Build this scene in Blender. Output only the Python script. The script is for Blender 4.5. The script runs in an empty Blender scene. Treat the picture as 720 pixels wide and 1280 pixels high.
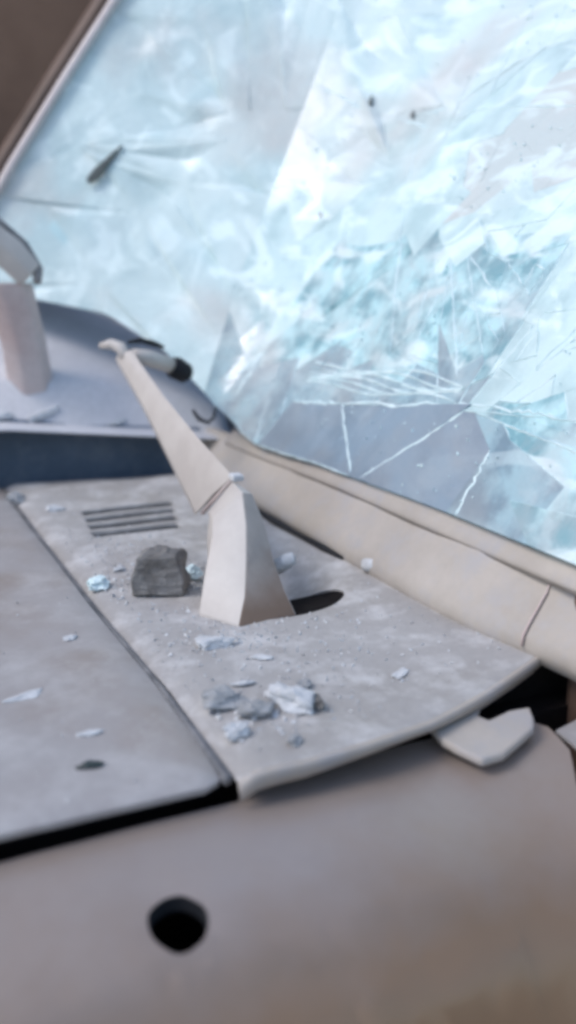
import bpy, bmesh, math, random
from mathutils import Vector, Matrix, noise
from mathutils.geometry import delaunay_2d_cdt
random.seed(11)
R = math.radians
scene = bpy.context.scene
C = scene.collection

# ------------------------------------------------------------------ camera
cam_d = bpy.data.cameras.new('camera')
cam = bpy.data.objects.new('camera', cam_d); C.objects.link(cam)
cam.location = (-0.2683, -0.6558, 0.42)
cam.rotation_euler = (R(90 - 15.124), 0, R(-25.5))
cam_d.sensor_fit = 'VERTICAL'; cam_d.sensor_height = 36.0
cam_d.lens = 36.0 * 1184 / 1280
cam_d.clip_start = 0.02; cam_d.clip_end = 2000
cam_d.dof.use_dof = True
cam_d.dof.focus_distance = 1.12
cam_d.dof.aperture_fstop = 2.0
scene.camera = cam

# ------------------------------------------------------------------ sky, sun, exposure
SUN_EL, SUN_AZ = 50.0, 82.0        # azimuth measured from +Y towards -X
world = bpy.data.worlds.new('World'); scene.world = world; world.use_nodes = True
wn = world.node_tree.nodes; wn.clear()
sky = wn.new('ShaderNodeTexSky'); sky.sky_type = 'NISHITA'; sky.sun_disc = False
sky.sun_elevation = R(SUN_EL); sky.sun_rotation = R(-SUN_AZ)
sky.air_density = 1.0; sky.dust_density = 1.5; sky.ozone_density = 2.0
bg = wn.new('ShaderNodeBackground'); bg.inputs['Strength'].default_value = 0.15
wo = wn.new('ShaderNodeOutputWorld')
world.node_tree.links.new(sky.outputs[0], bg.inputs[0]); world.node_tree.links.new(bg.outputs[0], wo.inputs[0])
sun_d = bpy.data.lights.new('sun', 'SUN'); sun_d.energy = 1.0; sun_d.angle = R(25); sun_d.color = (1.0, 0.95, 0.9)
sun = bpy.data.objects.new('sun', sun_d); C.objects.link(sun)
d = Vector((-math.sin(R(SUN_AZ)) * math.cos(R(SUN_EL)), math.cos(R(SUN_AZ)) * math.cos(R(SUN_EL)), math.sin(R(SUN_EL))))
sun.rotation_euler = d.to_track_quat('Z', 'Y').to_euler(); sun.location = d * 20
vs = scene.view_settings
vs.view_transform = 'Standard'; vs.look = 'None'; vs.gamma = 1.0; vs.use_curve_mapping = False
vs.exposure = 0.54
scene.cycles.use_denoising = True
scene.cycles.filter_width = 3.4
scene.cycles.max_bounces = 10; scene.cycles.transparent_max_bounces = 16

# ------------------------------------------------------------------ materials
def mat(name):
    m = bpy.data.materials.new(name); m.use_nodes = True
    nt = m.node_tree; nt.nodes.clear()
    out = nt.nodes.new('ShaderNodeOutputMaterial')
    return m, nt, out
def N(nt, t, **kw):
    n = nt.nodes.new(t)
    for k, v in kw.items():
        if k in n.inputs: n.inputs[k].default_value = v
        else: setattr(n, k, v)
    return n
def ramp(nt, stops):
    r = nt.nodes.new('ShaderNodeValToRGB'); e = r.color_ramp.elements
    while len(e) < len(stops): e.new(0.5)
    for el, (p, c) in zip(e, stops):
        el.position = p; el.color = c if len(c) == 4 else (*c, 1)
    return r
def rgba(c): return (*c, 1)
def surf(name, a, b, c=None, rough=(.45, .75), scale=6, bump=.15, metal=0, coat=0, fine=90, dust=None, dust_amt=.5, grain=.35, spec=.5, low_shade=None):
    """two or three blended tones with large and fine noise, dust settling in patches, and fine relief"""
    m, nt, out = mat(name); l = nt.links.new
    tc = N(nt, 'ShaderNodeTexCoord')
    n1 = N(nt, 'ShaderNodeTexNoise', Scale=scale, Detail=6.0, Roughness=.6)
    n2 = N(nt, 'ShaderNodeTexNoise', Scale=fine, Detail=5.0, Roughness=.65)
    l(tc.outputs['Object'], n1.inputs['Vector']); l(tc.outputs['Object'], n2.inputs['Vector'])
    r1 = ramp(nt, [(.36, a), (.64, b)] if c is None else [(.34, a), (.5, b), (.66, c)])
    l(n1.outputs['Fac'], r1.inputs[0])
    mx = N(nt, 'ShaderNodeMix', data_type='RGBA', blend_type='MULTIPLY'); mx.inputs['Factor'].default_value = grain
    r2 = ramp(nt, [(.3, (.55, .55, .55)), (.7, (1, 1, 1))]); l(n2.outputs['Fac'], r2.inputs[0])
    l(r1.outputs[0], mx.inputs['A']); l(r2.outputs[0], mx.inputs['B'])
    colour = mx.outputs['Result']
    if dust:
        n3 = N(nt, 'ShaderNodeTexNoise', Scale=scale * 3.1, Detail=8.0, Roughness=.7)
        l(tc.outputs['Object'], n3.inputs['Vector'])
        r3 = ramp(nt, [(.48, (0, 0, 0)), (.66, (dust_amt,) * 3)]); l(n3.outputs['Fac'], r3.inputs[0])
        m2 = N(nt, 'ShaderNodeMix', data_type='RGBA'); l(r3.outputs[0], m2.inputs['Factor'])
        l(colour, m2.inputs['A']); m2.inputs['B'].default_value = rgba(dust)
        colour = m2.outputs['Result']
    if low_shade:      # bounce and shade put into the colour: browner lower down, ragged edge
        sp = N(nt, 'ShaderNodeSeparateXYZ'); l(tc.outputs['Object'], sp.inputs[0])
        n8 = N(nt, 'ShaderNodeTexNoise', Scale=7.0, Detail=7.0, Roughness=.6); l(tc.outputs['Object'], n8.inputs['Vector'])
        h8 = N(nt, 'ShaderNodeMath', operation='MULTIPLY_ADD'); l(n8.outputs['Fac'], h8.inputs[0]); h8.inputs[1].default_value = .08; l(sp.outputs['Z'], h8.inputs[2])
        r8 = N(nt, 'ShaderNodeMapRange'); l(h8.outputs[0], r8.inputs['Value'])
        for k_, v_ in (('From Min', low_shade[1]), ('From Max', low_shade[2]), ('To Min', .92), ('To Max', 0.0)): r8.inputs[k_].default_value = v_
        m8 = N(nt, 'ShaderNodeMix', data_type='RGBA'); l(r8.outputs[0], m8.inputs['Factor']); l(colour, m8.inputs['A']); m8.inputs['B'].default_value = rgba(low_shade[0])
        colour = m8.outputs['Result']
    p = N(nt, 'ShaderNodeBsdfPrincipled'); p.inputs['Metallic'].default_value = metal; p.inputs['Specular IOR Level'].default_value = spec
    p.inputs['Coat Weight'].default_value = coat; p.inputs['Coat Roughness'].default_value = .25
    l(colour, p.inputs['Base Color'])
    mr = N(nt, 'ShaderNodeMapRange'); mr.inputs['To Min'].default_value = rough[0]; mr.inputs['To Max'].default_value = rough[1]
    l(n1.outputs['Fac'], mr.inputs['Value']); l(mr.outputs[0], p.inputs['Roughness'])
    bp = N(nt, 'ShaderNodeBump'); bp.inputs['Strength'].default_value = bump; bp.inputs['Distance'].default_value = .004
    l(n2.outputs['Fac'], bp.inputs['Height']); l(bp.outputs[0], p.inputs['Normal'])
    l(p.outputs[0], out.inputs[0])
    return m
M = {}
M['bonnet'] = surf('dusty_bonnet_paint', (.31, .265, .235), (.36, .335, .325), (.39, .375, .37), rough=(.35, .55), scale=4, bump=.05, dust=(.56, .55, .54), dust_amt=.4, grain=.15)
M['fender'] = surf('tan_fender_paint', (.33, .265, .225), (.38, .315, .275), (.36, .31, .285), rough=(.3, .5), scale=2.5, bump=.03, coat=.3, grain=.08, metal=.3, low_shade=((.29, .18, .10), -.055, .012))  # browner lower flank stands for ground light and shade on the wing
M['cowl'] = surf('gritty_cowl_paint', (.36, .335, .31), (.40, .38, .365), (.44, .425, .41), rough=(.5, .8), scale=4, bump=.3, dust=(.70, .69, .68), dust_amt=.6, grain=.28)
M['mould'] = surf('beige_frame_paint', (.39, .345, .30), (.48, .43, .38), rough=(.5, .7), scale=6, bump=.12, grain=.15, dust=(.38, .37, .38), dust_amt=.6)
M['arm'] = surf('cream_wiper_paint', (.50, .45, .41), (.59, .545, .50), rough=(.4, .6), scale=9, bump=.08, dust=(.5, .46, .42), dust_amt=.3, grain=.12)
M['farpost'] = surf('stained_wiper_paint', (.52, .39, .36), (.62, .53, .50), rough=(.4, .6), scale=7, bump=.1)
M['dark'] = surf('cavity_black', (.008, .007, .008), (.02, .017, .016), rough=(.8, .95), scale=8, spec=.05)  # near-black tone shared by engine bay, wells and cabin shell
M['rubber'] = surf('black_rubber', (.012, .013, .016), (.025, .026, .03), rough=(.55, .8), scale=20, spec=.25)
M['seal'] = surf('grey_seal', (.13, .13, .135), (.3, .29, .29), rough=(.6, .8), scale=20)
M['blueface'] = surf('slate_blue_plastic', (.055, .09, .14), (.085, .125, .185), rough=(.5, .7), scale=6, dust=(.2, .23, .27), dust_amt=.25)
M['lav'] = surf('scuffed_grey_plastic', (.60, .60, .62), (.68, .67, .69), rough=(.4, .7), scale=5, dust=(.5, .5, .52), dust_amt=.4)
M['dash'] = surf('dashboard_vinyl', (.10, .115, .14), (.16, .18, .21), rough=(.5, .8), scale=5, dust=(.4, .42, .44), dust_amt=.4)
M['wallb'] = surf('brown_mud_wall', (.17, .095, .06), (.34, .21, .14), rough=(.8, .95), scale=1.4, bump=.5)
M['pillar'] = surf('brown_pillar_paint', (.09, .055, .04), (.16, .105, .08), rough=(.4, .7), scale=8)
M['pinkedge'] = surf('pale_pink_trim', (.66, .58, .56), (.74, .68, .66), rough=(.5, .7), scale=8)
M['bluecloth'] = surf('blue_grey_shutter_paint', (.12, .17, .26), (.2, .26, .36), rough=(.6, .8), scale=10)
M['stone'] = surf('grey_concrete', (.13, .12, .11), (.21, .20, .19), (.31, .30, .29), rough=(.8, .95), scale=25, bump=.9, fine=160)
M['palestone'] = surf('pale_plaster', (.55, .56, .57), (.72, .73, .74), rough=(.6, .85), scale=30, bump=.6, fine=160)
M['midstone'] = surf('mid_grey_rubble', (.30, .305, .31), (.5, .51, .52), rough=(.8, .95), scale=30, bump=.9, fine=160)
M['sliver'] = surf('dark_green_chip', (.02, .035, .035), (.05, .07, .07), rough=(.4, .6), scale=20)
M['dirt'] = surf('tan_dirt', (.26, .19, .13), (.36, .28, .20), rough=(.85, .95), scale=1.5, bump=.4)
M['crush'] = surf('crushed_glass', (.60, .76, .78), (.76, .88, .89), rough=(.35, .6), scale=40, bump=.3, fine=250, grain=.1)

def glass(name, clear_lo, clear_hi, tint, white, white2, scale, patch=1.0):
    """laminated glass: where it is crazed it scatters light like frost, where it is whole it is a thin clear pane"""
    m, nt, out = mat(name); l = nt.links.new
    tc = N(nt, 'ShaderNodeTexCoord'); oi = N(nt, 'ShaderNodeObjectInfo')
    n1 = N(nt, 'ShaderNodeTexNoise', Scale=scale, Detail=7.0, Roughness=.62, Distortion=.8)
    l(tc.outputs['Object'], n1.inputs['Vector'])
    sh = N(nt, 'ShaderNodeMath', operation='MULTIPLY_ADD'); l(oi.outputs['Random'], sh.inputs[0]); sh.inputs[1].default_value = .10; sh.inputs[2].default_value = -.05
    ad = N(nt, 'ShaderNodeMath', operation='ADD'); l(n1.outputs['Fac'], ad.inputs[0]); l(sh.outputs[0], ad.inputs[1])
    r1 = ramp(nt, [(.36, (clear_lo,) * 3), (.60, (clear_hi,) * 3)]); l(ad.outputs[0], r1.inputs[0])
    # fine crackle
    vo = N(nt, 'ShaderNodeTexVoronoi', feature='DISTANCE_TO_EDGE', Scale=38.0); 
    wv = N(nt, 'ShaderNodeMix', data_type='VECTOR'); wv.inputs['Factor'].default_value = .06
    n4 = N(nt, 'ShaderNodeTexNoise', Scale=14.0, Detail=3.0); l(tc.outputs['Object'], n4.inputs['Vector'])
    l(tc.outputs['Object'], wv.inputs['A']); l(n4.outputs['Color'], wv.inputs['B']); l(wv.outputs['Result'], vo.inputs['Vector'])
    rv = ramp(nt, [(.0, (1, 1, 1)), (.035, (0, 0, 0))]); l(vo.outputs['Distance'], rv.inputs[0])
    n5 = N(nt, 'ShaderNodeTexNoise', Scale=5.0, Detail=2.0); l(tc.outputs['Object'], n5.inputs['Vector'])
    r5 = ramp(nt, [(.5, (0, 0, 0)), (.62, (.55, .55, .55))]); l(n5.outputs['Fac'], r5.inputs[0])
    ck = N(nt, 'ShaderNodeMath', operation='MULTIPLY'); l(rv.outputs[0], ck.inputs[0]); l(r5.outputs[0], ck.inputs[1])
    mxx = N(nt, 'ShaderNodeMath', operation='MAXIMUM'); l(r1.outputs[0], mxx.inputs[0]); l(ck.outputs[0], mxx.inputs[1])
    n2 = N(nt, 'ShaderNodeTexNoise', Scale=scale * 1.7, Detail=6.0, Roughness=.6); l(tc.outputs['Object'], n2.inputs['Vector'])
    r2 = ramp(nt, [(.40, white2), (.58, white)]); l(n2.outputs['Fac'], r2.inputs[0])
    mp = N(nt, 'ShaderNodeMapping'); mp.inputs['Rotation'].default_value = (.5, .3, .7); mp.inputs['Scale'].default_value = (16, 7, 12)
    l(tc.outputs['Object'], mp.inputs['Vector'])
    n6 = N(nt, 'ShaderNodeTexNoise', Scale=1.0, Detail=6.0, Roughness=.55, Distortion=1.0); l(mp.outputs[0], n6.inputs['Vector'])
    r6 = ramp(nt, [(.52, (0, 0, 0)), (.62, (.8 * patch,) * 3)]); l(n6.outputs['Fac'], r6.inputs[0])
    k6 = N(nt, 'ShaderNodeMix', data_type='RGBA'); l(r6.outputs[0], k6.inputs['Factor']); l(r2.outputs[0], k6.inputs['A']); k6.inputs['B'].default_value = (.78, .92, .92, 1)
    n7 = N(nt, 'ShaderNodeTexNoise', Scale=2.6, Detail=4.0, Roughness=.5); l(tc.outputs['Object'], n7.inputs['Vector'])
    r7 = ramp(nt, [(.52, (0, 0, 0)), (.68, (.7 * patch,) * 3)]); l(n7.outputs['Fac'], r7.inputs[0])
    k7 = N(nt, 'ShaderNodeMix', data_type='RGBA'); l(r7.outputs[0], k7.inputs['Factor']); l(k6.outputs['Result'], k7.inputs['A']); k7.inputs['B'].default_value = (.57, .54, .52, 1)
    fr = N(nt, 'ShaderNodeBsdfPrincipled'); l(k7.outputs['Result'], fr.inputs['Base Color']); fr.inputs['Roughness'].default_value = .75; fr.inputs['Specular IOR Level'].default_value = .3
    n3 = N(nt, 'ShaderNodeTexNoise', Scale=70.0, Detail=4.0); l(tc.outputs['Object'], n3.inputs['Vector'])
    bp = N(nt, 'ShaderNodeBump'); bp.inputs['Strength'].default_value = .5; bp.inputs['Distance'].default_value = .004
    l(n3.outputs['Fac'], bp.inputs['Height']); l(bp.outputs[0], fr.inputs['Normal'])
    tr = N(nt, 'ShaderNodeBsdfTransparent'); tr.inputs[0].default_value = rgba(tint)
    gl = N(nt, 'ShaderNodeBsdfGlossy'); gl.inputs['Roughness'].default_value = .4
    fz = N(nt, 'ShaderNodeFresnel', IOR=1.5)
    pane = N(nt, 'ShaderNodeMixShader'); l(fz.outputs[0], pane.inputs[0]); l(tr.outputs[0], pane.inputs[1]); l(gl.outputs[0], pane.inputs[2])
    fin = N(nt, 'ShaderNodeMixShader'); l(mxx.outputs[0], fin.inputs[0]); l(pane.outputs[0], fin.inputs[1]); l(fr.outputs[0], fin.inputs[2])
    l(fin.outputs[0], out.inputs[0])
    return m
M['g_crazed'] = glass('crazed_glass', .84, 1.0, (.60, .84, .86), (.60, .765, .77), (.44, .595, .615), 6)
M['g_milky'] = glass('milky_glass', .88, 1.0, (.60, .84, .86), (.63, .77, .775), (.52, .67, .685), 4.5)
M['g_dusty'] = glass('dusty_glass', .94, 1.0, (.60, .84, .86), (.58, .62, .61), (.54, .61, .61), 3.5, patch=.8)
M['g_teal'] = glass('teal_glass', .55, 1.0, (.55, .80, .84), (.50, .74, .77), (.20, .38, .43), 11)
M['g_slate'] = glass('slate_glass', .45, .85, (.58, .76, .82), (.33, .50, .56), (.16, .26, .33), 8, patch=.35)
M['g_clear'] = glass('clear_glass', .40, .70, (.55, .72, .82), (.20, .31, .41), (.13, .215, .30), 5, patch=.12)
M['film'] = glass('laminate_film', .96, 1.0, (.65, .82, .86), (.60, .79, .80), (.48, .67, .70), 9)

# ------------------------------------------------------------------ helpers
def link(name, me, m, parent=None, smooth=False):
    o = bpy.data.objects.new(name, me); C.objects.link(o)
    if m: me.materials.append(m)
    if smooth:
        for p in me.polygons: p.use_smooth = True
    if parent is not None:
        o.parent = parent
        inv = Vector((0, 0, 0)); q = parent
        while q is not None: inv += q.location; q = q.parent
        o.location = -inv if parent.type == 'EMPTY' else (0, 0, 0)
    return o
def tag(o, label, cat, group=None):
    o['label'] = label; o['category'] = cat
    if group: o['group'] = group
def mesh(name, vs, fs):
    me = bpy.data.meshes.new(name); me.from_pydata([tuple(v) for v in vs], [], fs); me.update()
    bm = bmesh.new(); bm.from_mesh(me); bmesh.ops.recalc_face_normals(bm, faces=bm.faces); bm.to_mesh(me); bm.free()
    return me
def inside(p, poly):
    x, y = p; r = False; n = len(poly)
    for i in range(n):
        x1, y1 = poly[i]; x2, y2 = poly[(i + 1) % n]
        if (y1 > y) != (y2 > y) and x < (x2 - x1) * (y - y1) / (y2 - y1) + x1: r = not r
    return r
def dense(poly, step):
    out = []
    for i in range(len(poly)):
        a = Vector(poly[i]); b = Vector(poly[(i + 1) % len(poly)])
        k = max(1, int((b - a).length / step))
        out += [tuple(a.lerp(b, j / k)) for j in range(k)]
    return out
def smooth_closed(pts, k=6):
    """closed Catmull-Rom"""
    n = len(pts); out = []
    for i in range(n):
        p0, p1, p2, p3 = (Vector(pts[(i + j - 1) % n]) for j in range(4))
        for s in range(k):
            t = s / k
            out.append(tuple(.5 * ((2 * p1) + (p2 - p0) * t + (2 * p0 - 5 * p1 + 4 * p2 - p3) * t * t + (3 * p1 - p0 - 3 * p2 + p3) * t ** 3)))
    return out
def sheet(name, outline, holes, zf, thick, m, parent, step=.03, edge=.012, bevel=0.0, extra=()):
    """a pressed sheet panel: outline with holes in plan, height from zf(x, y), real thickness downwards"""
    o = dense(outline, edge); hs = [dense(h, edge) for h in holes]
    pts = [Vector(p) for p in o]; edges = [(i, (i + 1) % len(o)) for i in range(len(o))]
    for h in hs:
        b = len(pts); pts += [Vector(p) for p in h]; edges += [(b + i, b + (i + 1) % len(h)) for i in range(len(h))]
    pts += [Vector(p) for p in extra]
    xs = [p[0] for p in o]; ys = [p[1] for p in o]
    x = min(xs) + step / 2
    while x < max(xs):
        y = min(ys) + step / 2
        while y < max(ys):
            q = (x + random.uniform(-.2, .2) * step, y + random.uniform(-.2, .2) * step)
            if inside(q, o) and not any(inside(q, h) for h in hs): pts.append(Vector(q))
            y += step
        x += step
    v2, e2, f2, *_ = delaunay_2d_cdt(pts, edges, [], 0, 1e-6)
    keep = []
    for f in f2:
        c = sum((v2[i] for i in f), Vector((0, 0))) / len(f)
        if inside(c, o) and not any(inside(c, h) for h in hs): keep.append(tuple(f))
    me = bpy.data.meshes.new(name)
    me.from_pydata([(v.x, v.y, zf(v.x, v.y)) for v in v2], [], keep)
    bm = bmesh.new(); bm.from_mesh(me)
    bmesh.ops.delete(bm, geom=[v for v in bm.verts if not v.link_faces], context='VERTS')
    bmesh.ops.recalc_face_normals(bm, faces=bm.faces)
    if sum(f.normal.z for f in bm.faces) < 0: bmesh.ops.reverse_faces(bm, faces=bm.faces)
    bm.to_mesh(me); bm.free()
    ob = link(name, me, m, parent, smooth=True)
    s = ob.modifiers.new('thickness', 'SOLIDIFY'); s.thickness = thick; s.offset = -1
    if not bevel: es = ob.modifiers.new('crisp_rim', 'EDGE_SPLIT'); es.split_angle = R(50)
    if bevel:
        b = ob.modifiers.new('edge', 'BEVEL'); b.width = bevel; b.segments = 2; b.limit_method = 'ANGLE'; b.angle_limit = R(50)
    return ob
def loft(name, rings, m, parent, smooth=False, bevel=0.0, cap=True):
    vs, fs = [], []; n = len(rings[0])
    for r in rings: vs += [Vector(p) for p in r]
    for k in range(len(rings) - 1):
        for i in range(n):
            j = (i + 1) % n
            fs.append((k * n + i, k * n + j, (k + 1) * n + j, (k + 1) * n + i))
    if cap: fs += [tuple(range(n)), tuple(range((len(rings) - 1) * n, len(rings) * n))]
    ob = link(name, mesh(name, vs, fs), m, parent, smooth)
    if bevel:
        b = ob.modifiers.new('edge', 'BEVEL'); b.width = bevel; b.segments = 3; b.limit_method = 'ANGLE'; b.angle_limit = R(25)
        for p in ob.data.polygons: p.use_smooth = True
    return ob
def tube(name, path, rad, m, parent, n=10):
    path = [Vector(p) for p in path]; rings = []
    for i, p in enumerate(path):
        t = (path[min(i + 1, len(path) - 1)] - path[max(i - 1, 0)]).normalized()
        a = t.orthogonal().normalized() if i == 0 else (a - t * a.dot(t)).normalized()
        b = t.cross(a); r = rad[i] if isinstance(rad, (list, tuple)) else rad
        rings.append([p + a * r * math.cos(2 * math.pi * k / n) + b * r * math.sin(2 * math.pi * k / n) for k in range(n)])
    return loft(name, rings, m, parent, smooth=True)
def prism(name, pts, up, m, parent, bevel=.002):
    """a flat polygon in space, given thickness along up"""
    up = Vector(up); a = [Vector(p) for p in pts]; n = len(a)
    vs = a + [p + up for p in a]
    fs = [tuple(range(n)), tuple(range(n, 2 * n))] + [(i, (i + 1) % n, n + (i + 1) % n, n + i) for i in range(n)]
    ob = link(name, mesh(name, vs, fs), m, parent)
    if bevel:
        b = ob.modifiers.new('edge', 'BEVEL'); b.width = bevel; b.segments = 2; b.limit_method = 'ANGLE'
    return ob
def box(name, x0, x1, y0, y1, z0, z1, m, parent, bevel=0):
    return prism(name, [(x0, y0, z0), (x1, y0, z0), (x1, y1, z0), (x0, y1, z0)], (0, 0, z1 - z0), m, parent, bevel)
def interp(tab, t):
    for (a, va), (b, vb) in zip(tab, tab[1:]):
        if t <= b:
            k = max(0, (t - a) / (b - a)); k = k * k * (3 - 2 * k) * .5 + k * .5
            return va + (vb - va) * k
    return tab[-1][1]

# ------------------------------------------------------------------ ground
GZ = -0.95
g = link('ground', mesh('ground', [(-400, -400, GZ), (400, -400, GZ), (400, 400, GZ), (-400, 400, GZ)], [(0, 1, 2, 3)]), M['dirt'])
g['kind'] = 'structure'

# brown wall beyond the car, seen in the upper far corner
wall = bpy.data.objects.new('mud_wall', None); C.objects.link(wall); wall.location = (-1.2, 3.4, GZ)
tag(wall, 'dark brown earthen wall beyond the far windscreen pillar', 'wall')
wv_, wf_ = [], []
for i in range(41):
    for j in range(25):
        x = -4.2 + 6.0 * i / 40; z = GZ + 3.6 * j / 24
        wv_.append((x, 3.4 + .05 * noise.noise(Vector((x * 1.3, z * 1.3, 0))), z + (.06 * noise.noise(Vector((x * 2, 5, 1))) if j == 24 else 0)))
for i in range(40):
    for j in range(24): a = i * 25 + j; wf_.append((a, a + 25, a + 26, a + 1))
wm = link('wall_face', mesh('wall_face', wv_, wf_), M['wallb'], wall, smooth=True)
sm_ = wm.modifiers.new('thickness', 'SOLIDIFY'); sm_.thickness = .3
prism('window_shutter', [(.05, 3.33, .96), (.50, 3.33, 1.0), (.53, 3.33, 1.27), (.05, 3.33, 1.3)], (0, -.03, 0), M['bluecloth'], wall, .01)

# ------------------------------------------------------------------ the car
car = bpy.data.objects.new('wrecked_car', None); C.objects.link(car)
car.location = (0, .7, GZ)
tag(car, 'dusty beige wrecked car with shattered windscreen, bent wiper and holed wing', 'car')

def nz(x, y, s, k=0): return noise.noise(Vector((x * s + k, y * s, k)))
# bonnet
def z_bonnet(x, y):
    z = .012 * max(0, 1 - ((y - .62) / .62) ** 2) + .002 * nz(x, y, 5, 3.) - .007 * math.exp(-((x + .17) / .09) ** 2 - ((y - .42) / .16) ** 2)
    if y < .03: z -= .006 * ((.03 - y) / .03) ** 2
    if x > -.04: z -= .004 * ((x + .04) / .03) ** 2
    return z
bon_out = [(-1.0, .010), (-.2, .006), (-.03, .003), (-.014, .010), (-.012, .08), (-.012, .19), (-.02, .44), (-.02, .8), (-.016, 1.13), (-1.0, 1.13)]
bonnet = sheet('bonnet', bon_out, [], z_bonnet, .007, M['bonnet'], car, step=.035, bevel=.002)
bonnet['label'] = 'dusty grey beige bonnet panel'
# wing (front fender) with the bullet hole
HX, HY, HR = -.091, -.100, .0215
def z_wing(x, y):
    t = (.03 - y)
    prof = [(0, -.027), (.06, -.028), (.12, -.036), (.145, -.045), (.165, -.058), (.185, -.080), (.21, -.102), (.225, -.145), (.25, -.24), (.28, -.38), (.33, -.60)]
    z = interp(prof, t)
    r = math.hypot(x - HX, y - HY)
    z -= .002 * math.exp(-(r / .035) ** 2)
    z += .0035 * nz(x, y, 4.5, 7.) + .0012 * nz(x, y, 14, 2.) - (.014 * math.exp(-((x - .22) / .1) ** 2 - ((y + .1) / .1) ** 2))
    return z
hole = []
for k in range(26):
    a = 2 * math.pi * k / 26; r = HR * (1 + .10 * noise.noise(Vector((math.cos(a) * 1.6, math.sin(a) * 1.6, 4.))))
    if abs(a - 4.5) < .35: r *= 1.03
    hole.append((HX + r * math.cos(a), HY + 1.04 * r * math.sin(a)))
wing_out = [(-1.0, .004), (.0, .006), (.02, .03), (.29, .03), (.318, .022), (.330, .0), (.322, -.04), (.29, -.09), (.245, -.145), (.238, -.168), (.228, -.190), (.222, -.21), (.22, -.24), (.22, -.297), (-1.0, -.297)]
wing = sheet('front_wing', wing_out, [hole], z_wing, .0025, M['fender'], car, step=.02, edge=.012, extra=[(HX + (p[0] - HX) * k, HY + (p[1] - HY) * k) for k in (1.12, 1.3, 1.55) for p in hole] + [(-.5 + .0235 * i, .03 - t_) for t_ in (.165, .18, .19, .2, .208, .216, .224, .235, .25, .265, .28, .3) for i in range(29)])
wing['label'] = 'tan front wing with a round bullet hole'
# rim of the hole, bent inwards
rr = []
for s, dz, f in ((1.0, -.0005, 1.0), (.97, -.006, .99), (.93, -.012, .96)):
    rr.append([(HX + (p[0] - HX) * s, HY + (p[1] - HY) * s, z_wing(*p) + dz) for p in hole])
loft('hole_rim', rr, M['rubber'], wing, smooth=True, cap=False)
# black block added to darken the wing gap; wheel that carries this corner
box('dark_gap_filler', .16, .30, -.165, .0, -.6, -.14, M['dark'], car)
wr = []
for rr_, yy in ((.20, -.22), (.29, -.23), (.315, -.21), (.32, -.13), (.315, -.05), (.29, -.03), (.2, -.04)):
    wr.append([(-.55 + rr_ * math.cos(2 * math.pi * k / 28), yy, GZ + .32 + rr_ * math.sin(2 * math.pi * k / 28)) for k in range(28)])
wheel = loft('wheel', wr, M['rubber'], car, smooth=True)
# dark engine bay under the panels
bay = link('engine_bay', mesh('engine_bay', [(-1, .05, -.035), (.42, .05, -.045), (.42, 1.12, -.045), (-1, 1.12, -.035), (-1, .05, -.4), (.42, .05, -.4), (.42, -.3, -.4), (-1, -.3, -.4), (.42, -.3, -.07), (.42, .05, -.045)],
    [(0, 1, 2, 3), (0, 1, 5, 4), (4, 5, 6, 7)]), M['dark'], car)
door = sheet('door_skin', [(.34, .0), (.42, .02), (.9, .02), (.9, -.19), (.29, -.19), (.30, -.13), (.335, -.06)], [], lambda x, y: z_wing(.5, y) - .010 + .0 * x, .003, M['bonnet'], car, step=.04)
door['label'] = 'pale edge of the front door behind the wing'

# cowl (scuttle) panel
def z_cowl(x, y):
    z = .004 + .0025 * nz(x, y, 8, 1.) + .010 * max(0, (x - .2) / .2) ** 2
    if x < .02: z -= .006 * (1 - x / .02) ** 2
    # wide hollow the wiper spindle stands in
    e = math.hypot((x - .225) / .12, (y - .46) / .16)
    if e < 1: z -= .042 * (1 - e * e) ** 2
    return z
recess = smooth_closed([(.125, .315), (.165, .305), (.215, .302), (.265, .320), (.292, .355), (.275, .405), (.21, .418), (.14, .375)], 5)
slots = []
for k in range(4):
    y0 = .725 + k * .046
    slots.append([(.062 + .006 * k, y0), (.202 + .012 * k, y0 - .004), (.202 + .012 * k, y0 + .026), (.062 + .006 * k, y0 + .030)])
cowl_out = [(-.003, -.004), (.055, -.007), (.12, -.004), (.194, .006), (.277, .031), (.334, .053), (.41, .083), (.392, .2), (.375, .4), (.372, .58), (.378, .8), (.385, 1.06), (-.002, 1.14), (-.006, .8), (-.006, .44), (-.001, .19)]
cowl = sheet('cowl_panel', cowl_out, [recess] + slots, z_cowl, .004, M['cowl'], car, step=.022, edge=.01, bevel=.0012)
cowl['label'] = 'grit covered grey cowl panel under the windscreen'
# vent slats tilt in their slots
for s in slots:
    (xa, ya), (xb, yb) = s[0], s[1]
    prism('vent_slat', [(xa - .004, ya + .022, .002), (xb + .004, yb + .022, .002), (xb + .004, yb + .034, -.018), (xa - .004, ya + .034, -.018)], (0, .001, .002), M['cowl'], cowl, 0)
# well below the spindle opening
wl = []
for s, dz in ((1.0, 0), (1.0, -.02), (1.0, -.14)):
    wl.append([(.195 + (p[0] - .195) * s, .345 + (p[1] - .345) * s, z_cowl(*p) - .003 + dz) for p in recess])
loft('spindle_well', wl, M['dark'], cowl, cap=True)
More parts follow.
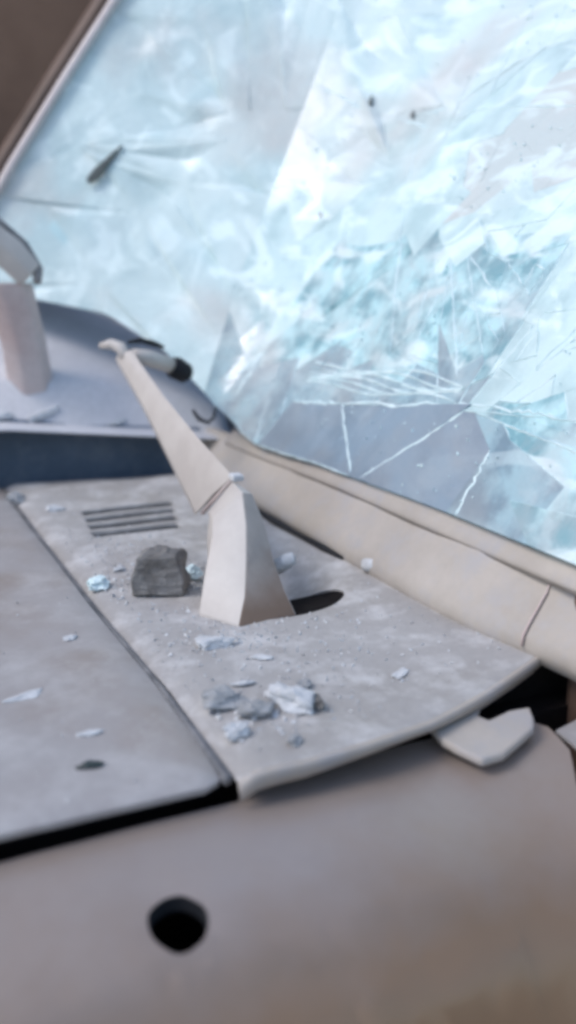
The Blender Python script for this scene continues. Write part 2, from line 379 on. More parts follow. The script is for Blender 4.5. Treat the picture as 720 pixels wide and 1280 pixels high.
# rolled edge along the near end, then the folded flange
near = [(-.003, -.004), (.055, -.007), (.12, -.004), (.194, .006), (.277, .031), (.334, .053), (.41, .083)]
lift = [.016, .014, .010, .008, .012, .012, .010]
near2, lift2 = [], []
for i in range(len(near) - 1):
    for k in range(4):
        t = k / 4; near2.append(Vector(near[i]).lerp(Vector(near[i + 1]), t)); lift2.append(lift[i] + (lift[i + 1] - lift[i]) * t)
near2.append(Vector(near[-1])); lift2.append(lift[-1])
rings = []
for p, h in zip(near2, lift2):
    z = z_cowl(p.x, p.y)
    rings.append([(p.x, p.y + .002, z + .0006), (p.x, p.y - .0022, z - .0002), (p.x + .001, p.y - .0036, z - .003), (p.x + .001, p.y - .003, z - h), (p.x + .001, p.y - .001, z - h), (p.x, p.y + .001, z - .005)])
fl = loft('cowl_flange', rings, M['mould'], cowl, smooth=True)
fl['label'] = 'pale rolled edge at the near end of the cowl panel'
# torn bracket under that edge
br = [(.205, .05), (.203, .0), (.209, -.016), (.221, -.038), (.245, -.038), (.27, -.028), (.298, -.016), (.308, -.004), (.317, .014), (.293, .016), (.264, .010), (.258, .020), (.272, .034), (.33, .055), (.372, .072), (.36, .10), (.21, .10)]
bk = prism('torn_bracket', [(x, y, -.022 + .16 * y ) for x, y in br], (0, 0, .009), M['mould'], car, .003)
bk['label'] = 'pale torn bracket tongue under the cowl end'
# dark pocket behind the bracket where the pillar foot begins
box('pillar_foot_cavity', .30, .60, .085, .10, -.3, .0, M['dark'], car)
box('pillar_foot', .40, .52, -.12, .06, -.5, .10, M['pillar'], car, .012)
# grey seal strip in the shut line between bonnet and cowl
tube('shut_line_seal', [(-.008, .008, -.006), (-.007, .19, -.004), (-.013, .44, -.003), (-.013, .8, -.003), (-.01, 1.12, -.003)], .0055, M['seal'], car, 8)

# windscreen lower frame: a rounded beam along the base of the glass
prof = [(-.034, -.012), (-.038, .004), (-.035, .015), (-.027, .026), (-.002, .056), (.018, .080), (.034, .090), (.046, .088), (.03, .02), (.0, -.02)]
rings = []
for k in range(40):
    y = -.12 + k * (1.30 + .12) / 39; back = .022 * max(0, min(1, (.22 - y) / .2)) ** 1.5
    xx = .392 - .010 * math.sin(max(0, min(1, (y + .1) / 1.2)) * math.pi) + .002 * nz(0, y, 6, 2.)
    sc = 1 - .25 * max(0, (y - .55) / .55)
    rings.append([(xx + a * sc + (back if b < .06 else 0), y, .014 + b * sc * (1 + .08 * nz(a, y, 7, 1.)) + .0016 * nz(a * 9, y, 22, 3.)) for a, b in prof])
beam = loft('windscreen_frame_beam', rings, M['mould'], car, smooth=True)
beam['label'] = 'smooth beige beam along the base of the windscreen'
# upper lip of the beam, its seam and clips
rings = []
for k in range(30):
    y = -.12 + k * 1.14 / 29
    xx = .392 - .010 * math.sin(max(0, min(1, (y + .1) / 1.2)) * math.pi)
    sc = 1 - .22 * max(0, (y - .55) / .55)
    rings.append([(xx + .008 * sc, y, .014 + .068 * sc), (xx + .008 * sc, y, .014 + .076 * sc), (xx + .034 * sc, y, .014 + .102 * sc), (xx + .05 * sc, y, .014 + .096 * sc)])
loft('glass_gasket', rings, M['mould'], beam, smooth=True)
tube('beam_seam', [(.392 + a * 1.01 - .005 + (.0115 if b < .06 else .003), .083 + b * .15, .0145 + b * 1.012) for a, b in prof[1:6]], .0016, M['farpost'], beam, 6)
tube('gap_dark_strip', [(.345, .45, .012), (.341, .50, .013), (.338, .58, .013), (.338, .66, .012), (.340, .74, .012), (.346, .86, .014)], [.003, .005, .004, .006, .004, .003], M['rubber'], beam, 6)  # black strip in place of the dark open gap below the beam
c1 = tube('trim_clip', [(.343, .392, .020), (.353, .380, .022), (.362, .368, .022)], [.008, .011, .009], M['palestone'], beam, 8)
tube('clip_pin', [(.358, .366, .021), (.366, .352, .020)], [.009, .008], M['rubber'], c1, 8)

# far end of the cowl: a raised slate-blue face with a scuffed hump above it
rings = []
for k in range(14):
    t = k / 13; x = -.16 + t * .56
    y = 1.205 - .24 * (x + .0) * .6 + .004 * nz(x, 0, 9, 5.)
    h = .120 - .10 * max(0, x) ; z0 = -.02
    rings.append([(x, y, z0), (x, y + .004, z0 + .3 * h), (x, y + .012, h - .008), (x, y + .02, h), (x, y + .05, h - .004), (x, y + .05, z0)])
st = loft('scuttle_end_face', rings, M['blueface'], car, smooth=False, bevel=.003)
st['label'] = 'dark slate blue upright face at the far end of the cowl'
vs_, fs_ = [], []
nx, ny = 22, 18
for i in range(nx + 1):
    for j in range(ny + 1):
        x = -.2 + .66 * i / nx; y = 1.10 + .02 + .60 * j / ny - .14 * (x if x > 0 else 0)
        t = j / ny
        hb = .120 - .10 * max(0, x)
        z = hb - .012 + .26 * (t ** .8) * (.55 + .45 * math.cos((x - .12) * 4.5)) + .008 * nz(x, y, 9, 2.)
        if y < 1.205 - .144 * x + .03: z = hb - .010
        vs_.append((x, y, z))
for i in range(nx):
    for j in range(ny):
        a = i * (ny + 1) + j; fs_.append((a, a + ny + 1, a + ny + 2, a + 1))
hump = link('scuttle_hump', mesh('scuttle_hump', vs_, fs_), M['lav'], car, smooth=True)
s = hump.modifiers.new('thickness', 'SOLIDIFY'); s.thickness = .003
hump['label'] = 'scuffed lavender grey hump behind the slate blue face'

# dashboard and cabin behind the glass
rings = []
for k in range(12):
    y = -.1 + 1.75 * k / 11
    rings.append([(.445, y, -.05), (.45, y, .06), (.50, y, .085 + .004 * nz(0, y, 4)), (.62, y, .10), (.80, y, .115), (.86, y, .10), (.88, y, -.25), (.5, y, -.25)])
loft('dashboard', rings, M['dash'], car, smooth=False, bevel=.01)
box('cabin_bulkhead', 1.7, 1.74, -.1, 1.7, -.6, .95, M['dark'], car)
box('cabin_floor', .46, 1.7, -.1, 1.7, -.62, -.58, M['dark'], car)
box('door_inner_panel', .5, 1.7, -.16, -.11, -.58, .2, M['dark'], car)

# ------------------------------------------------------------------ windscreen
RK = R(54)
bot = [(-.25, .408, .108), (.3, .404, .110), (.6, .398, .106), (.85, .388, .100), (1.0, .385, .135), (1.15, .345, .225), (1.3, .25, .305), (1.45, .07, .345), (1.57, -.11, .36)]
BX = [(y, x) for y, x, z in bot]; BZ = [(y, z) for y, x, z in bot]
def ws(s, t, off=0.0):
    """s runs across the car (metres, = y), t up the glass (metres)"""
    def p(s, t):
        x = interp(BX, s); z = interp(BZ, s)
        bow = .03 * math.sin(max(0, min(1, t / 1.1)) * math.pi) + .006 * nz(s, t, 3.2, 9.)
        return Vector((x + t * math.cos(RK) - bow * math.sin(RK), s - .02 * t, z + t * math.sin(RK) + bow * math.cos(RK)))
    a = p(s, t)
    if off:
        e = .004; n = (p(s + e, t) - p(s - e, t)).cross(p(s, t + e) - p(s, t - e)).normalized()
        if n.x > 0: n = -n
        a = a + n * off
    return a
S0, S1, T0, T1 = -.22, 1.515, .0, 1.06
# outer film that holds the pieces together
vs_, fs_ = [], []
ns, ntt = 60, 36
for i in range(ns + 1):
    for j in range(ntt + 1):
        vs_.append(ws(S0 + (S1 - S0) * i / ns, T0 + (T1 - T0) * j / ntt, -.004))
for i in range(ns):
    for j in range(ntt):
        a = i * (ntt + 1) + j; fs_.append((a, a + ntt + 1, a + ntt + 2, a + 1))
screen = link('windscreen', mesh('windscreen', vs_, fs_), M['film'], car, smooth=True)
screen['label'] = 'shattered pale cyan windscreen glass'
# the sheet breaks along long straight cracks: split it again and again, finest round the blows
def crowd(s, t):
    v = .30
    for cs, ct, r, w in ((.75, .22, .16, .8), (.45, .30, .2, 1.0), (.2, .2, .22, .8), (.25, .5, .25, .7), (.95, .5, .25, .35), (.6, .75, .25, .3), (1.0, .08, .15, .9)):
        v += w * math.exp(-((s - cs) ** 2 + (t - ct) ** 2) / r ** 2)
    return v
def clip(poly, nx, ny, c):
    out = []
    for i in range(len(poly)):
        a = poly[i]; b = poly[(i + 1) % len(poly)]
        da = a[0] * nx + a[1] * ny - c; db = b[0] * nx + b[1] * ny - c
        if da <= 0: out.append(a)
        if (da < 0) != (db < 0) and abs(da - db) > 1e-12:
            k = da / (da - db); out.append((a[0] + (b[0] - a[0]) * k, a[1] + (b[1] - a[1]) * k))
    return out
def area(p): return abs(sum(p[i][0] * p[(i + 1) % len(p)][1] - p[(i + 1) % len(p)][0] * p[i][1] for i in range(len(p)))) / 2
def cen(p): return (sum(q[0] for q in p) / len(p), sum(q[1] for q in p) / len(p))
rg = random.Random(5)
FOC = [(.35, .142), (.62, .42), (1.0, .1), (.2, .6)]
# the two straight cracks and the level one that fence off the clear lower pieces come first
def cut(polys, a, b):
    nx, ny = -(b[1] - a[1]), b[0] - a[0]; c = nx * a[0] + ny * a[1]; out = []
    for p in polys:
        for q in (clip(p, nx, ny, c), clip(p, -nx, -ny, -c)):
            if len(q) >= 3 and area(q) > 1e-5: out.append(q)
    return out
low = [(.29, T0), (.84, T0), (.80, .09), (.65, .104), (.35, .142), (.27, .09)]
polys = cut(cut([low], (.50, 0), (.355, .135)), (.53, 0), (.652, .104))
clear = [(p, True) for p in polys]
rest = []
q0 = [(S0, T0), (S1, T0), (S1, T1), (S0, T1)]
for i in range(len(low)):                       # everything outside the fenced part
    a, b = low[i], low[(i + 1) % len(low)]
    nx, ny = b[1] - a[1], -(b[0] - a[0]); c = nx * a[0] + ny * a[1]
    o_ = clip(q0, -nx, -ny, -c); q0 = clip(q0, nx, ny, c)
    if len(o_) >= 3 and area(o_) > 1e-5: rest.append(o_)
    if len(q0) < 3: break
while len(rest) < 262:
    best = max(range(len(rest)), key=lambda i: area(rest[i]) * crowd(*cen(rest[i])) ** 2.2 * (1 + .5 * math.sin(i * 12.9)))
    p = rest.pop(best); c = cen(p)
    f_ = min(FOC, key=lambda f: math.hypot(f[0] - c[0], f[1] - c[1]))
    if rg.random() < .5: an = math.atan2(c[1] - f_[1], c[0] - f_[0]) + rg.gauss(0, .18)
    else:
        i_ = max(range(len(p)), key=lambda i: math.hypot(p[i][0] - c[0], p[i][1] - c[1]))
        an = math.atan2(p[i_][1] - c[1], p[i_][0] - c[0]) + math.pi / 2 + rg.gauss(0, .45)
    px_, py_ = c[0] + rg.gauss(0, .01), c[1] + rg.gauss(0, .01)
    nx, ny = -math.sin(an), math.cos(an); cc = nx * px_ + ny * py_
    A, B = clip(p, nx, ny, cc), clip(p, -nx, -ny, -cc)
    if len(A) < 3 or len(B) < 3 or min(area(A), area(B)) < 2e-5: rest.append(p); continue
    rest += [A, B]
cells = [(*cen(p), p, False) for p in rest] + [(*cen(p), p, True) for p, _ in clear]
for sx, sy, poly, is_clear in cells:
    q = nz(sx, sy, 2.6, 4.)
    if is_clear: m = M['g_clear']
    elif (.9 < sx < 1.1 and sy < .12) or (.36 < sx <= .9 and sy < .195 + .03 * q) or (.1 < sx <= .36 and sy < .10): m = M['g_slate']
    elif (sx < .95 and sy < .40 and q < .10) or (sx < .32 and sy < .16) or (.84 < sx < 1.06 and sy < .15): m = M['g_teal']
    elif math.hypot((sx - .50) / .22, (sy - .60) / .12) < 1: m = M['g_dusty']
    elif (sx > 1.08 and q < .25) or (sy > .46 and q < .22): m = M['g_milky']
    else: m = M['g_crazed']
    cx, cy = sx, sy
    size = max(math.hypot(p[0] - cx, p[1] - cy) for p in poly)
    inset = min(.1, .00012 / max(size, .004))
    tx, ty = random.gauss(0, .004), random.gauss(0, .004)
    lift = random.uniform(-.0002, .0003)
    ring = dense(poly, .03)
    n = len(ring); top, bt = [], []
    for a, b in ring:
        a2 = a + (cx - a) * inset; b2 = b + (cy - b) * inset
        dz = (a2 - cx) * tx + (b2 - cy) * ty + lift
        top.append(ws(a2, b2, .0032 + dz)); bt.append(ws(a2, b2, -.0025 + dz * .3))
    vv = top + [ws(cx, cy, .0032 + lift)] + top + bt
    ff = [(i, (i + 1) % n, n) for i in range(n)] + [(n + 1 + i, 2 * n + 1 + i, 2 * n + 1 + (i + 1) % n, n + 1 + (i + 1) % n) for i in range(n)]
    link('glass_shard', mesh('glass_shard', vv, ff), m, screen, smooth=True)
# crushed glass along the cracks: broken, uneven ridges
bm_v, bm_f = [], []
def ridge(pts, w, h=.003, jit=.35):
    base = len(bm_v); k = len(pts)
    for i, (s, t) in enumerate(pts):
        a = pts[max(0, i - 1)]; b = pts[min(k - 1, i + 1)]
        dx, dy = b[0] - a[0], b[1] - a[1]; L = math.hypot(dx, dy) or 1
        ww = w * (1 + random.uniform(-jit, jit)) * (.25 if i in (0, k - 1) else 1)
        ox, oy = -dy / L * ww, dx / L * ww
        bm_v.extend([ws(s + ox, t + oy, .0030), ws(s + ox * .2, t + oy * .2, .0036 + h * .4 * random.uniform(.2, 1)), ws(s - ox, t - oy, .0030)])
    for i in range(k - 1):
        a = base + 3 * i
        bm_f.extend([(a, a + 3, a + 4, a + 1), (a + 1, a + 4, a + 5, a + 2)])
def crackpath(a, b, n=8, wob=.006):
    L = math.hypot(b[0] - a[0], b[1] - a[1]); out = []
    for i in range(n + 1):
        t = i / n; e = math.sin(t * math.pi)
        out.append((a[0] + (b[0] - a[0]) * t + random.gauss(0, wob) * e, a[1] + (b[1] - a[1]) * t + random.gauss(0, wob) * e))
    return out
for sx, sy, poly, _c in cells:
    for i in range(len(poly)):
        a, b = poly[i], poly[(i + 1) % len(poly)]
        L = math.hypot(b[0] - a[0], b[1] - a[1])
        mid = ((a[0] + b[0]) / 2, (a[1] + b[1]) / 2)
        if L < .01 or nz(mid[0], mid[1], 3.1, 6.) < .05 or random.random() < .6: continue
        ridge(crackpath(a, b, max(2, int(L / .012)), .001), random.uniform(.0005, .0016))
CR = [((.50, .0), (.355, .137), .0042), ((.53, .005), (.652, .104), .0022), ((.652, .104), (.35, .142), .0028), ((.80, .09), (.652, .104), .0022), ((.35, .142), (.19, .15), .002),
      ((.27, .0), (.27, .09), .003), ((1.03, .05), (.96, .14), .004), ((.98, .04), (.97, .13), .003),
      ((.6, .2), (.9, .62), .0016), ((1.2, .6), (.75, .66), .0025), ((.94, .65), (.4, .92), .0025), ((.75, .66), (.35, .6), .0016)]
for a, b, w in CR: ridge(crackpath(a, b, 16, .0022), w)
# the wrinkled fan of folded laminate above the clear pieces
for k in range(6):
    t = .140 + .010 * k
    ridge([(.38 + .42 * i / 22, t - .03 * i / 22 + .010 * math.sin(i * .4 + k) * (1 - i / 30) + .018 * (i / 22) * (1 - k / 6) - .02 * (1 - i / 22) * k / 6) for i in range(23)], .002, .005)
cr = link('crushed_glass_line', mesh('crushed_glass_line', bm_v, bm_f), M['crush'], screen); cr['kind'] = 'stuff'
# powdered glass lying on the sheet
bm_v, bm_f = [], []
def crumb(c, r):
    b = len(bm_v); ax = [Vector((random.gauss(0, 1), random.gauss(0, 1), random.gauss(0, 1))).normalized() * r * random.uniform(.6, 1.3) for _ in range(3)]
    for a in ax: bm_v.extend([c + a, c - a])
    for i in (0, 1):
        for j in (2, 3):
            for k in (4, 5): bm_f.append((b + i, b + j, b + k))
for k in range(1500):
    s = random.uniform(-.1, 1.3); t = random.uniform(.0, 1.0)
    if nz(s, t, 4, 2.) < .05: continue
    crumb(ws(s, t, .005), random.uniform(.0008, .003))
cr = link('powdered_glass', mesh('powdered_glass', bm_v, bm_f), M['crush'], screen); cr['kind'] = 'stuff'

# far pillar, outside the glass
rings = []
for t in (-.15, .1, .3, .5, .7, .9, 1.1):
    p = ws(1.523, t); x, y, z = p
    rings.append([(x - .012, y - .012, z + .012), (x - .02, y + .02, z + .02), (x - .005, y + .16, z + .0), (x + .10, y + .17, z - .05), (x + .05, y + .02, z - .04)])
pil = loft('far_pillar', rings, M['pillar'], car, smooth=False, bevel=.008); pil['label'] = 'dark brown windscreen pillar on the far side'
rings = []
for t in (-.1, .1, .3, .5, .7, .9, 1.08):
    p = ws(1.512, t, .006); x, y, z = p
    rings.append([(x - .010, y - .016, z + .001), (x - .018, y, z + .006), (x - .012, y + .012, z + .005), (x, y + .006, z - .006)])
loft('pillar_trim', rings, M['pinkedge'], pil, smooth=True)

# ------------------------------------------------------------------ near wiper, bent up out of its well
# head: faceted cover from the well to the hinge
rings = [
    [(.098, .350, -.035), (.126, .296, -.02), (.206, .306, -.03), (.212, .37, -.04), (.13, .40, -.035)],
    [(.094, .352, .006), (.124, .299, .004), (.203, .309, .001), (.214, .37, .0), (.13, .41, .0)],
    [(.102, .362, .028), (.140, .318, .030), (.200, .334, .024), (.214, .40, .015), (.135, .43, .02)],
    [(.114, .378, .054), (.156, .350, .060), (.203, .372, .050), (.214, .43, .03), (.14, .44, .03)],
    [(.132, .402, .085), (.170, .382, .100), (.207, .410, .090), (.216, .47, .06), (.15, .47, .06)],
    [(.148, .442, .098), (.188, .436, .126), (.213, .462, .116), (.21, .51, .09), (.165, .50, .08)],
    [(.170, .520, .080), (.196, .490, .128), (.204, .500, .126), (.212, .525, .105), (.185, .54, .075)],
]
head = loft('wiper_head', rings, M['arm'], car, bevel=.008); head.data.materials.append(surf('tan_shaded_side', (.36, .32, .29), (.45, .41, .375), rough=(.6, .8), scale=14, bump=.2, grain=.15, low_shade=((.19, .125, .085), .055, .12)))  # tan-brown foot; shade of the right-facing side put into the colour
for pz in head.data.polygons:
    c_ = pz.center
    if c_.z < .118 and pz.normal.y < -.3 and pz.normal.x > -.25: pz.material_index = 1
head['label'] = 'cream faceted wiper head rising from the dark well'
bolt = tube('spindle_nut', [(.215, .405, .028), (.232, .395, .040), (.240, .39, .045)], [.011, .011, .008], M['palestone'], head, 6)
tube('spindle_shaft', [(.205, .41, -.02), (.216, .405, .03)], .006, M['seal'], head, 8)
# arm: a tapering channel running off towards the far side
def armring(L, Rr, th):
    L, Rr = Vector(L), Vector(Rr); mdl = (L + Rr) / 2
    n = Vector((-.35, -.75, .55)).normalized()
    return [L, L + n * .006, mdl + n * .012, Rr + n * .006, Rr, Rr - n * th + Vector((0, .01, 0)), L - n * th + Vector((0, .01, 0))]
rings = [armring((.178, .585, .062), (.200, .497, .132), .012),
         armring((.18, .694, .114), (.2, .632, .163), .011),
         armring((.18, .829, .181), (.199, .782, .205), .009),
         armring((.181, .945, .228), (.199, .900, .244), .008),
         armring((.180, .985, .246), (.200, .945, .262), .007)]
arm = loft('wiper_arm', rings, M['arm'], car, bevel=.003); arm['label'] = 'cream tapering wiper arm pointing away across the cowl'
tube('hinge_pin', [(.180, .566, .068), (.200, .498, .132)], .003, M['farpost'], arm, 8)
box('hinge_clip', .196, .212, .488, .506, .128, .137, M['palestone'], arm, .002)
# hooked end, broken blade stub with its black rubber plug
tube('hook', [(.190, .955, .250), (.186, .975, .266), (.172, .985, .272), (.155, .995, .268)], [.011, .011, .009, .005], M['arm'], arm, 8)
stub = tube('blade_stub', [(.205, .96, .252), (.235, .975, .246), (.285, .99, .227)], [.013, .015, .014], M['arm'], car, 12)
stub['label'] = 'broken cream stub of the wiper blade'
tube('rubber_plug', [(.281, .989, .229), (.291, .992, .224), (.312, .998, .212), (.318, 1.0, .207)], [.016, .021, .019, .012], M['rubber'], stub, 12)
tube('blade_rubber', [(.200, .97, .275), (.225, .98, .277), (.255, .99, .268), (.27, .99, .262)], [.003, .005, .005, .003], M['rubber'], stub, 8)
tube('joint_rubber', [(.196, .95, .262), (.202, .955, .240), (.206, .958, .226)], [.006, .012, .006], M['rubber'], stub, 8)
tube('snapped_wire', [(.300, .93, .155), (.312, .93, .138), (.325, .92, .132), (.338, .925, .140), (.345, .93, .158)], [.0025, .004, .003, .003, .002], M['rubber'], car, 6)

# ------------------------------------------------------------------ far wiper: stained stump with a bent blade holder
rings = []
for x, y, z, w, dp in ((.085, 1.27, .10, .052, .034), (.08, 1.26, .18, .046, .032), (.07, 1.25, .26, .045, .03), (.055, 1.245, .33, .047, .028), (.045, 1.24, .37, .05, .026)):
    rings.append([(x - w, y - .01, z), (x - w * .4, y - dp, z), (x + w * .5, y - dp, z), (x + w, y - .005, z), (x + w * .7, y + dp, z), (x - w * .7, y + dp, z)])
fw = loft('far_wiper_head', rings, M['farpost'], car, bevel=.006); fw['label'] = 'pinkish upright stump of the far wiper'
rings = []
for x, y, z, w in ((-.06, 1.24, .50, .024), (-.01, 1.235, .475, .030), (.05, 1.23, .425, .032), (.085, 1.225, .385, .028)):
    rings.append([(x - w * .7, y - .02, z - w * .7), (x, y - .03, z), (x + w * .7, y - .02, z + w * .7), (x + w * .6, y + .02, z + w * .6), (x - w * .6, y + .02, z - w * .6)])
cap_ = loft('wiper_cap', rings, M['arm'], fw, bevel=.006)
tube('cap_rubber', [(-.05, 1.235, .535), (.02, 1.23, .50), (.08, 1.22, .44), (.100, 1.215, .395), (.095, 1.20, .372)], [.003, .005, .008, .011, .008], M['seal'], fw, 8)

# ------------------------------------------------------------------ loose debris (each piece a thing of its own)
def rock(name, loc, size, m, label, cat, rot=0, seed=0, sub=3, rough=.3, tilt=(0, 0), group=None, flat=False):
    bm = bmesh.new(); bmesh.ops.create_icosphere(bm, subdivisions=sub, radius=1)
    rnd = random.Random(seed)
    planes = [(Vector((rnd.gauss(0, 1), rnd.gauss(0, 1), rnd.gauss(0, .7))).normalized(), rnd.uniform(.55, .85)) for _ in range(9)]
    for v in bm.verts:
        p = v.co.copy()
        for n, c in planes:
            k = p.dot(n) - c
            if k > 0: p -= n * k
        p += p.normalized() * rough * (noise.noise(p * 2.3 + Vector((seed, 0, 0))) + .4 * noise.noise(p * 6 + Vector((seed, 3, 0))))
        if p.z < -.5: p.z = -.5
        v.co = p
    zs = [v.co.z for v in bm.verts]; xs = [v.co.x for v in bm.verts]; ys = [v.co.y for v in bm.verts]
    for v in bm.verts:
        v.co.x *= size[0] / (max(xs) - min(xs)); v.co.y *= size[1] / (max(ys) - min(ys)); v.co.z = (v.co.z - min(zs)) * size[2] / (max(zs) - min(zs))
    me = bpy.data.meshes.new(name); bm.to_mesh(me); bm.free()
    o = link(name, me, m, None, smooth=False)
    o.location = loc; o.rotation_euler = (tilt[0], tilt[1], rot)
    tag(o, label, cat, group); return o
def zc(x, y): return z_cowl(x, y) + .0003
# block
bm = bmesh.new()
base = [(-.044, -.03), (.042, -.034), (.047, .02), (.01, .038), (-.04, .03)]
topp = [(-.030, -.022), (.026, -.026), (.036, .014), (.008, .028), (-.024, .022)]
lv = [(base, 0), ([(a * 1.03, b * 1.02) for a, b in base], .012), ([(a * .92, b * .95) for a, b in base], .034), (topp, .062), ([(a * .6, b * .6) for a, b in topp], .068)]
vs_, fs_ = [], []
for r_, z_ in lv:
    for a, b in r_: vs_.append((a + random.gauss(0, .0015), b + random.gauss(0, .0015), z_ + (random.gauss(0, .002) if z_ else 0)))
for k in range(4):
    for i in range(5): fs_.append((k * 5 + i, k * 5 + (i + 1) % 5, k * 5 + 5 + (i + 1) % 5, k * 5 + 5 + i))
fs_ += [(0, 1, 2, 3, 4), (20, 21, 22, 23, 24)]
me = mesh('rubble_block', vs_, fs_); bm.free()
bm = bmesh.new(); bm.from_mesh(me); bmesh.ops.bevel(bm, geom=list(bm.edges), offset=.003, segments=1, affect='EDGES'); bmesh.ops.subdivide_edges(bm, edges=bm.edges, cuts=2, use_grid_fill=True)
bmesh.ops.triangulate(bm, faces=bm.faces)
for v in bm.verts:
    n_ = noise.noise(v.co * 45) * .006 + noise.noise(v.co * 130) * .003
    v.co += Vector((v.co.x, v.co.y, .02)).normalized() * n_
mz = min(v.co.z for v in bm.verts)
for v in bm.verts: v.co.z -= mz
bm.to_mesh(me); bm.free()
blk = link('rubble_block', me, M['stone']); blk.location = (.078, .452, zc(.078, .452)); blk.rotation_euler = (0, 0, R(-22)); blk.scale = (.80, .80, .80)
tag(blk, 'largest dark grey concrete block standing between the wiper head and the shut line', 'rubble')

rock('plaster_chunk', (.090, .088, zc(.09, .088)), (.055, .030, .022), M['palestone'], 'large white plaster chunk, right end of the debris heap on the cowl', 'rubble', R(-50), 3, tilt=(0, R(6)))
rock('plaster_chunk', (.022, .060, zc(.02, .06)), (.030, .018, .012), M['palestone'], 'small white plaster chip at the near left tip of the cowl debris heap', 'rubble', R(20), 5)
rock('rubble_stone', (.054, .088, zc(.05, .088)), (.040, .028, .015), M['midstone'], 'flat grey stone in the middle of the cowl debris heap', 'rubble', R(10), 8)
rock('rubble_stone', (.030, .118, zc(.03, .118)), (.050, .034, .018), M['midstone'], 'broad pale grey stone at the back left of the debris heap', 'rubble', R(-15), 12)
rock('rubble_stone', (.112, .074, zc(.11, .074)), (.014, .022, .014), M['stone'], 'small dark stone right of the large white plaster chunk', 'rubble', R(0), 15)
rock('plaster_chunk', (.074, .258, zc(.074, .258)), (.048, .026, .012), M['palestone'], 'white flat chip just in front of the wiper head', 'rubble', R(-20), 18)
rock('plaster_flake', (.222, .106, zc(.22, .106)), (.030, .014, .003), M['palestone'], 'thin pale flake alone on the bare right half of the cowl', 'flake', R(30), 21)
rock('rubble_stone', (.062, .024, zc(.062, .024)), (.018, .013, .007), M['midstone'], 'little grey stone near the rolled edge of the cowl', 'rubble', R(40), 24)
rock('plaster_flake', (-.135, .216, z_bonnet(-.135, .216)), (.045, .018, .003), M['palestone'], 'wide pale flake on the bonnet near its left side', 'flake', R(15), 27)
rock('dark_sliver', (-.112, .064, z_bonnet(-.112, .064)), (.026, .009, .005), M['sliver'], 'thin dark sliver lying on the bonnet above the wide gap', 'fragment', R(-10), 30)
rock('plaster_flake', (-.064, .335, z_bonnet(-.064, .335)), (.018, .012, .004), M['palestone'], 'small pale crumb on the bonnet beside the shut line', 'flake', R(5), 33)
rock('plaster_flake', (-.098, .118, z_bonnet(-.098, .118)), (.026, .010, .003), M['palestone'], 'narrow pale flake on the bonnet behind the dark sliver', 'flake', R(-5), 36)
rock('glass_nugget', (.012, .500, zc(.012, .5)), (.030, .030, .016), M['crush'], 'clear glass nugget left of the dark concrete block', 'glass', R(0), 39)
rock('rubble_stone', (.066, .150, zc(.066, .15)), (.028, .012, .005), M['palestone'], 'slim pale splinter behind the debris heap', 'rubble', R(-12), 42)
rock('rubble_stone', (-.004, 1.02, zc(.0, 1.02)), (.035, .03, .02), M['midstone'], 'grey lump where the shut line meets the slate blue face', 'rubble', R(-12), 45)
rock('rubble_stone', (.118, .120, zc(.118, .12)), (.020, .016, .009), M['midstone'], 'small grey stone just behind the large white plaster chunk', 'rubble', R(25), 61)
rock('plaster_chunk', (.140, .505, zc(.14, .505)), (.036, .024, .018), M['crush'], 'pale glassy lump between the concrete block and the wiper head', 'rubble', R(35), 64)
rock('plaster_flake', (.110, .200, zc(.11, .2)), (.026, .012, .004), M['palestone'], 'thin white flake between the debris heap and the wiper head', 'flake', R(-30), 67)
rock('plaster_flake', (.052, .55, zc(.052, .55)), (.020, .014, .008), M['palestone'], 'small white chip behind the dark concrete block', 'flake', R(20), 70)
rock('plaster_flake', (.045, .92, zc(.045, .92)), (.035, .03, .008), M['palestone'], 'pale chip left of the vent slots', 'flake', R(20), 73)
sq = prism('broken_tile', [(-.035, -.012, 0), (.028, -.02, .004), (.036, .026, .006), (-.02, .034, .002)], (0, 0, .012), M['palestone'], None, .002)
sq.location = (.095, 1.222, .113); sq.rotation_euler = (R(-8), R(-14), R(15)); tag(sq, 'white broken tile lying on the slate blue face', 'tile')
bm_v, bm_f = [], []
def scatter(cx, cy, sx, sy, n, r0, r1):
    for k in range(n):
        a, b = random.gauss(cx, sx), random.gauss(cy, sy)
        if not (.012 < a < .35 and .012 + a * .2 < b < 1.05) or inside((a, b), recess) or any(inside((a, b), q) for q in slots): continue
        crumb(Vector((a, b, z_cowl(a, b) + r0 * .4)), random.uniform(r0, r1))
scatter(.055, .09, .03, .025, 90, .0015, .0045); scatter(.08, .255, .03, .02, 40, .001, .0035); scatter(.03, .49, .02, .04, 40, .001, .004)
scatter(.13, .50, .025, .06, 160, .001, .004); scatter(.10, .28, .05, .03, 110, .0008, .003); scatter(.06, .62, .04, .06, 80, .0008, .003); scatter(.12, .17, .06, .05, 50, .001, .003); scatter(.16, .7, .05, .08, 50, .001, .003)
pc = link('plaster_crumbs', mesh('plaster_crumbs', bm_v, bm_f), M['palestone']); pc['kind'] = 'stuff'
tag(pc, 'small pale plaster crumbs scattered round the larger rubble on the cowl', 'crumbs')
rock('plaster_flake', (.235, 1.19, .095), (.045, .02, .012), M['palestone'], 'white flake at the foot of the hump, just left of the wiper arm', 'flake', R(10), 51)
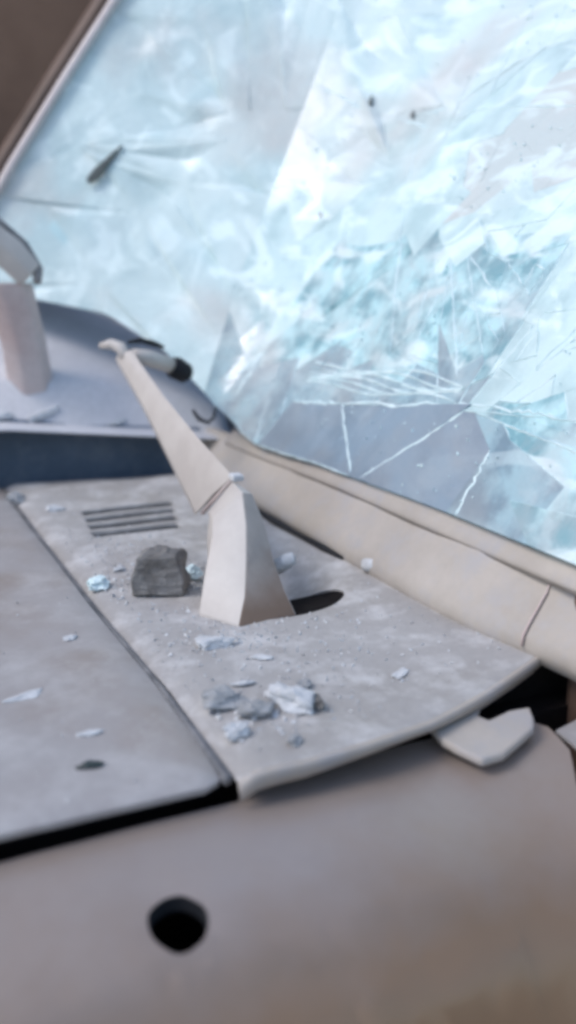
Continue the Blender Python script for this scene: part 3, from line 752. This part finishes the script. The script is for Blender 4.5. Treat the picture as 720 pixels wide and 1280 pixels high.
rock('plaster_flake', (.005, 1.225, .118), (.06, .03, .014), M['palestone'], 'long pale slab piece left of the white broken tile on the slate blue face', 'flake', R(-5), 54)
# pieces caught on the glass
def stuck(name, s, t, L, W, m, label, rot, cat='fragment'):
    o = ws(s, t, .006); u = (ws(s + .01, t, .006) - o).normalized(); v = (ws(s, t + .01, .006) - o).normalized(); n = u.cross(v).normalized()
    if n.x > 0: n = -n
    pts = []
    prof_ = [(-.5, .0), (-.46, .6), (-.3, 1.0), (-.1, .75), (.15, .5), (.35, .22), (.5, .0), (.3, -.25), (.05, -.55), (-.2, -.8), (-.42, -.6)]
    for a, b in prof_:
        a *= L; b *= W / 2
        ca, sa = math.cos(rot), math.sin(rot)
        q = u * (a * ca - b * sa) + v * (a * sa + b * ca)
        pts.append(q)
    ob = prism(name, pts, n * .006, m, None, .001); ob.location = o; tag(ob, label, cat); return ob

stuck('dark_sliver', 1.40, .315, .10, .026, M['sliver'], 'dark pointed sliver stuck on the upper far windscreen', R(104))
stuck('dark_speck', 1.06, .64, .022, .010, M['sliver'], 'small dark speck high in the middle of the windscreen', R(60))
stuck('dark_speck', .94, .65, .014, .008, M['stone'], 'faint grey speck just right of the small dark speck on the glass', R(80))
stuck('dark_speck', 1.02, .41, .014, .009, M['midstone'], 'tiny grey brown speck on the glass straight below the dark specks', R(30))
# fine glass grit over the cowl and bonnet
bm_v, bm_f = [], []
for k in range(1500):
    if random.random() < .7:
        a = random.gauss(.12, .09); b = random.gauss(.45, .28)
    else: a = random.uniform(0, .36); b = random.uniform(0, 1.05)
    if not (.01 < a < .36 and .02 < b < 1.05) or inside((a, b), recess) or any(inside((a, b), s) for s in slots) or b < a * .25: continue
    crumb(Vector((a, b, z_cowl(a, b) + .001)), random.uniform(.0005, .0022))
for k in range(120):
    a = random.uniform(-.3, -.03); b = random.uniform(.02, 1.0)
    crumb(Vector((a, b, z_bonnet(a, b) + .001)), random.uniform(.0005, .0017))
gr = link('glass_grit', mesh('glass_grit', bm_v, bm_f), M['palestone']); gr['kind'] = 'stuff'
tag(gr, 'fine broken glass grit strewn over cowl and bonnet', 'glass grit')
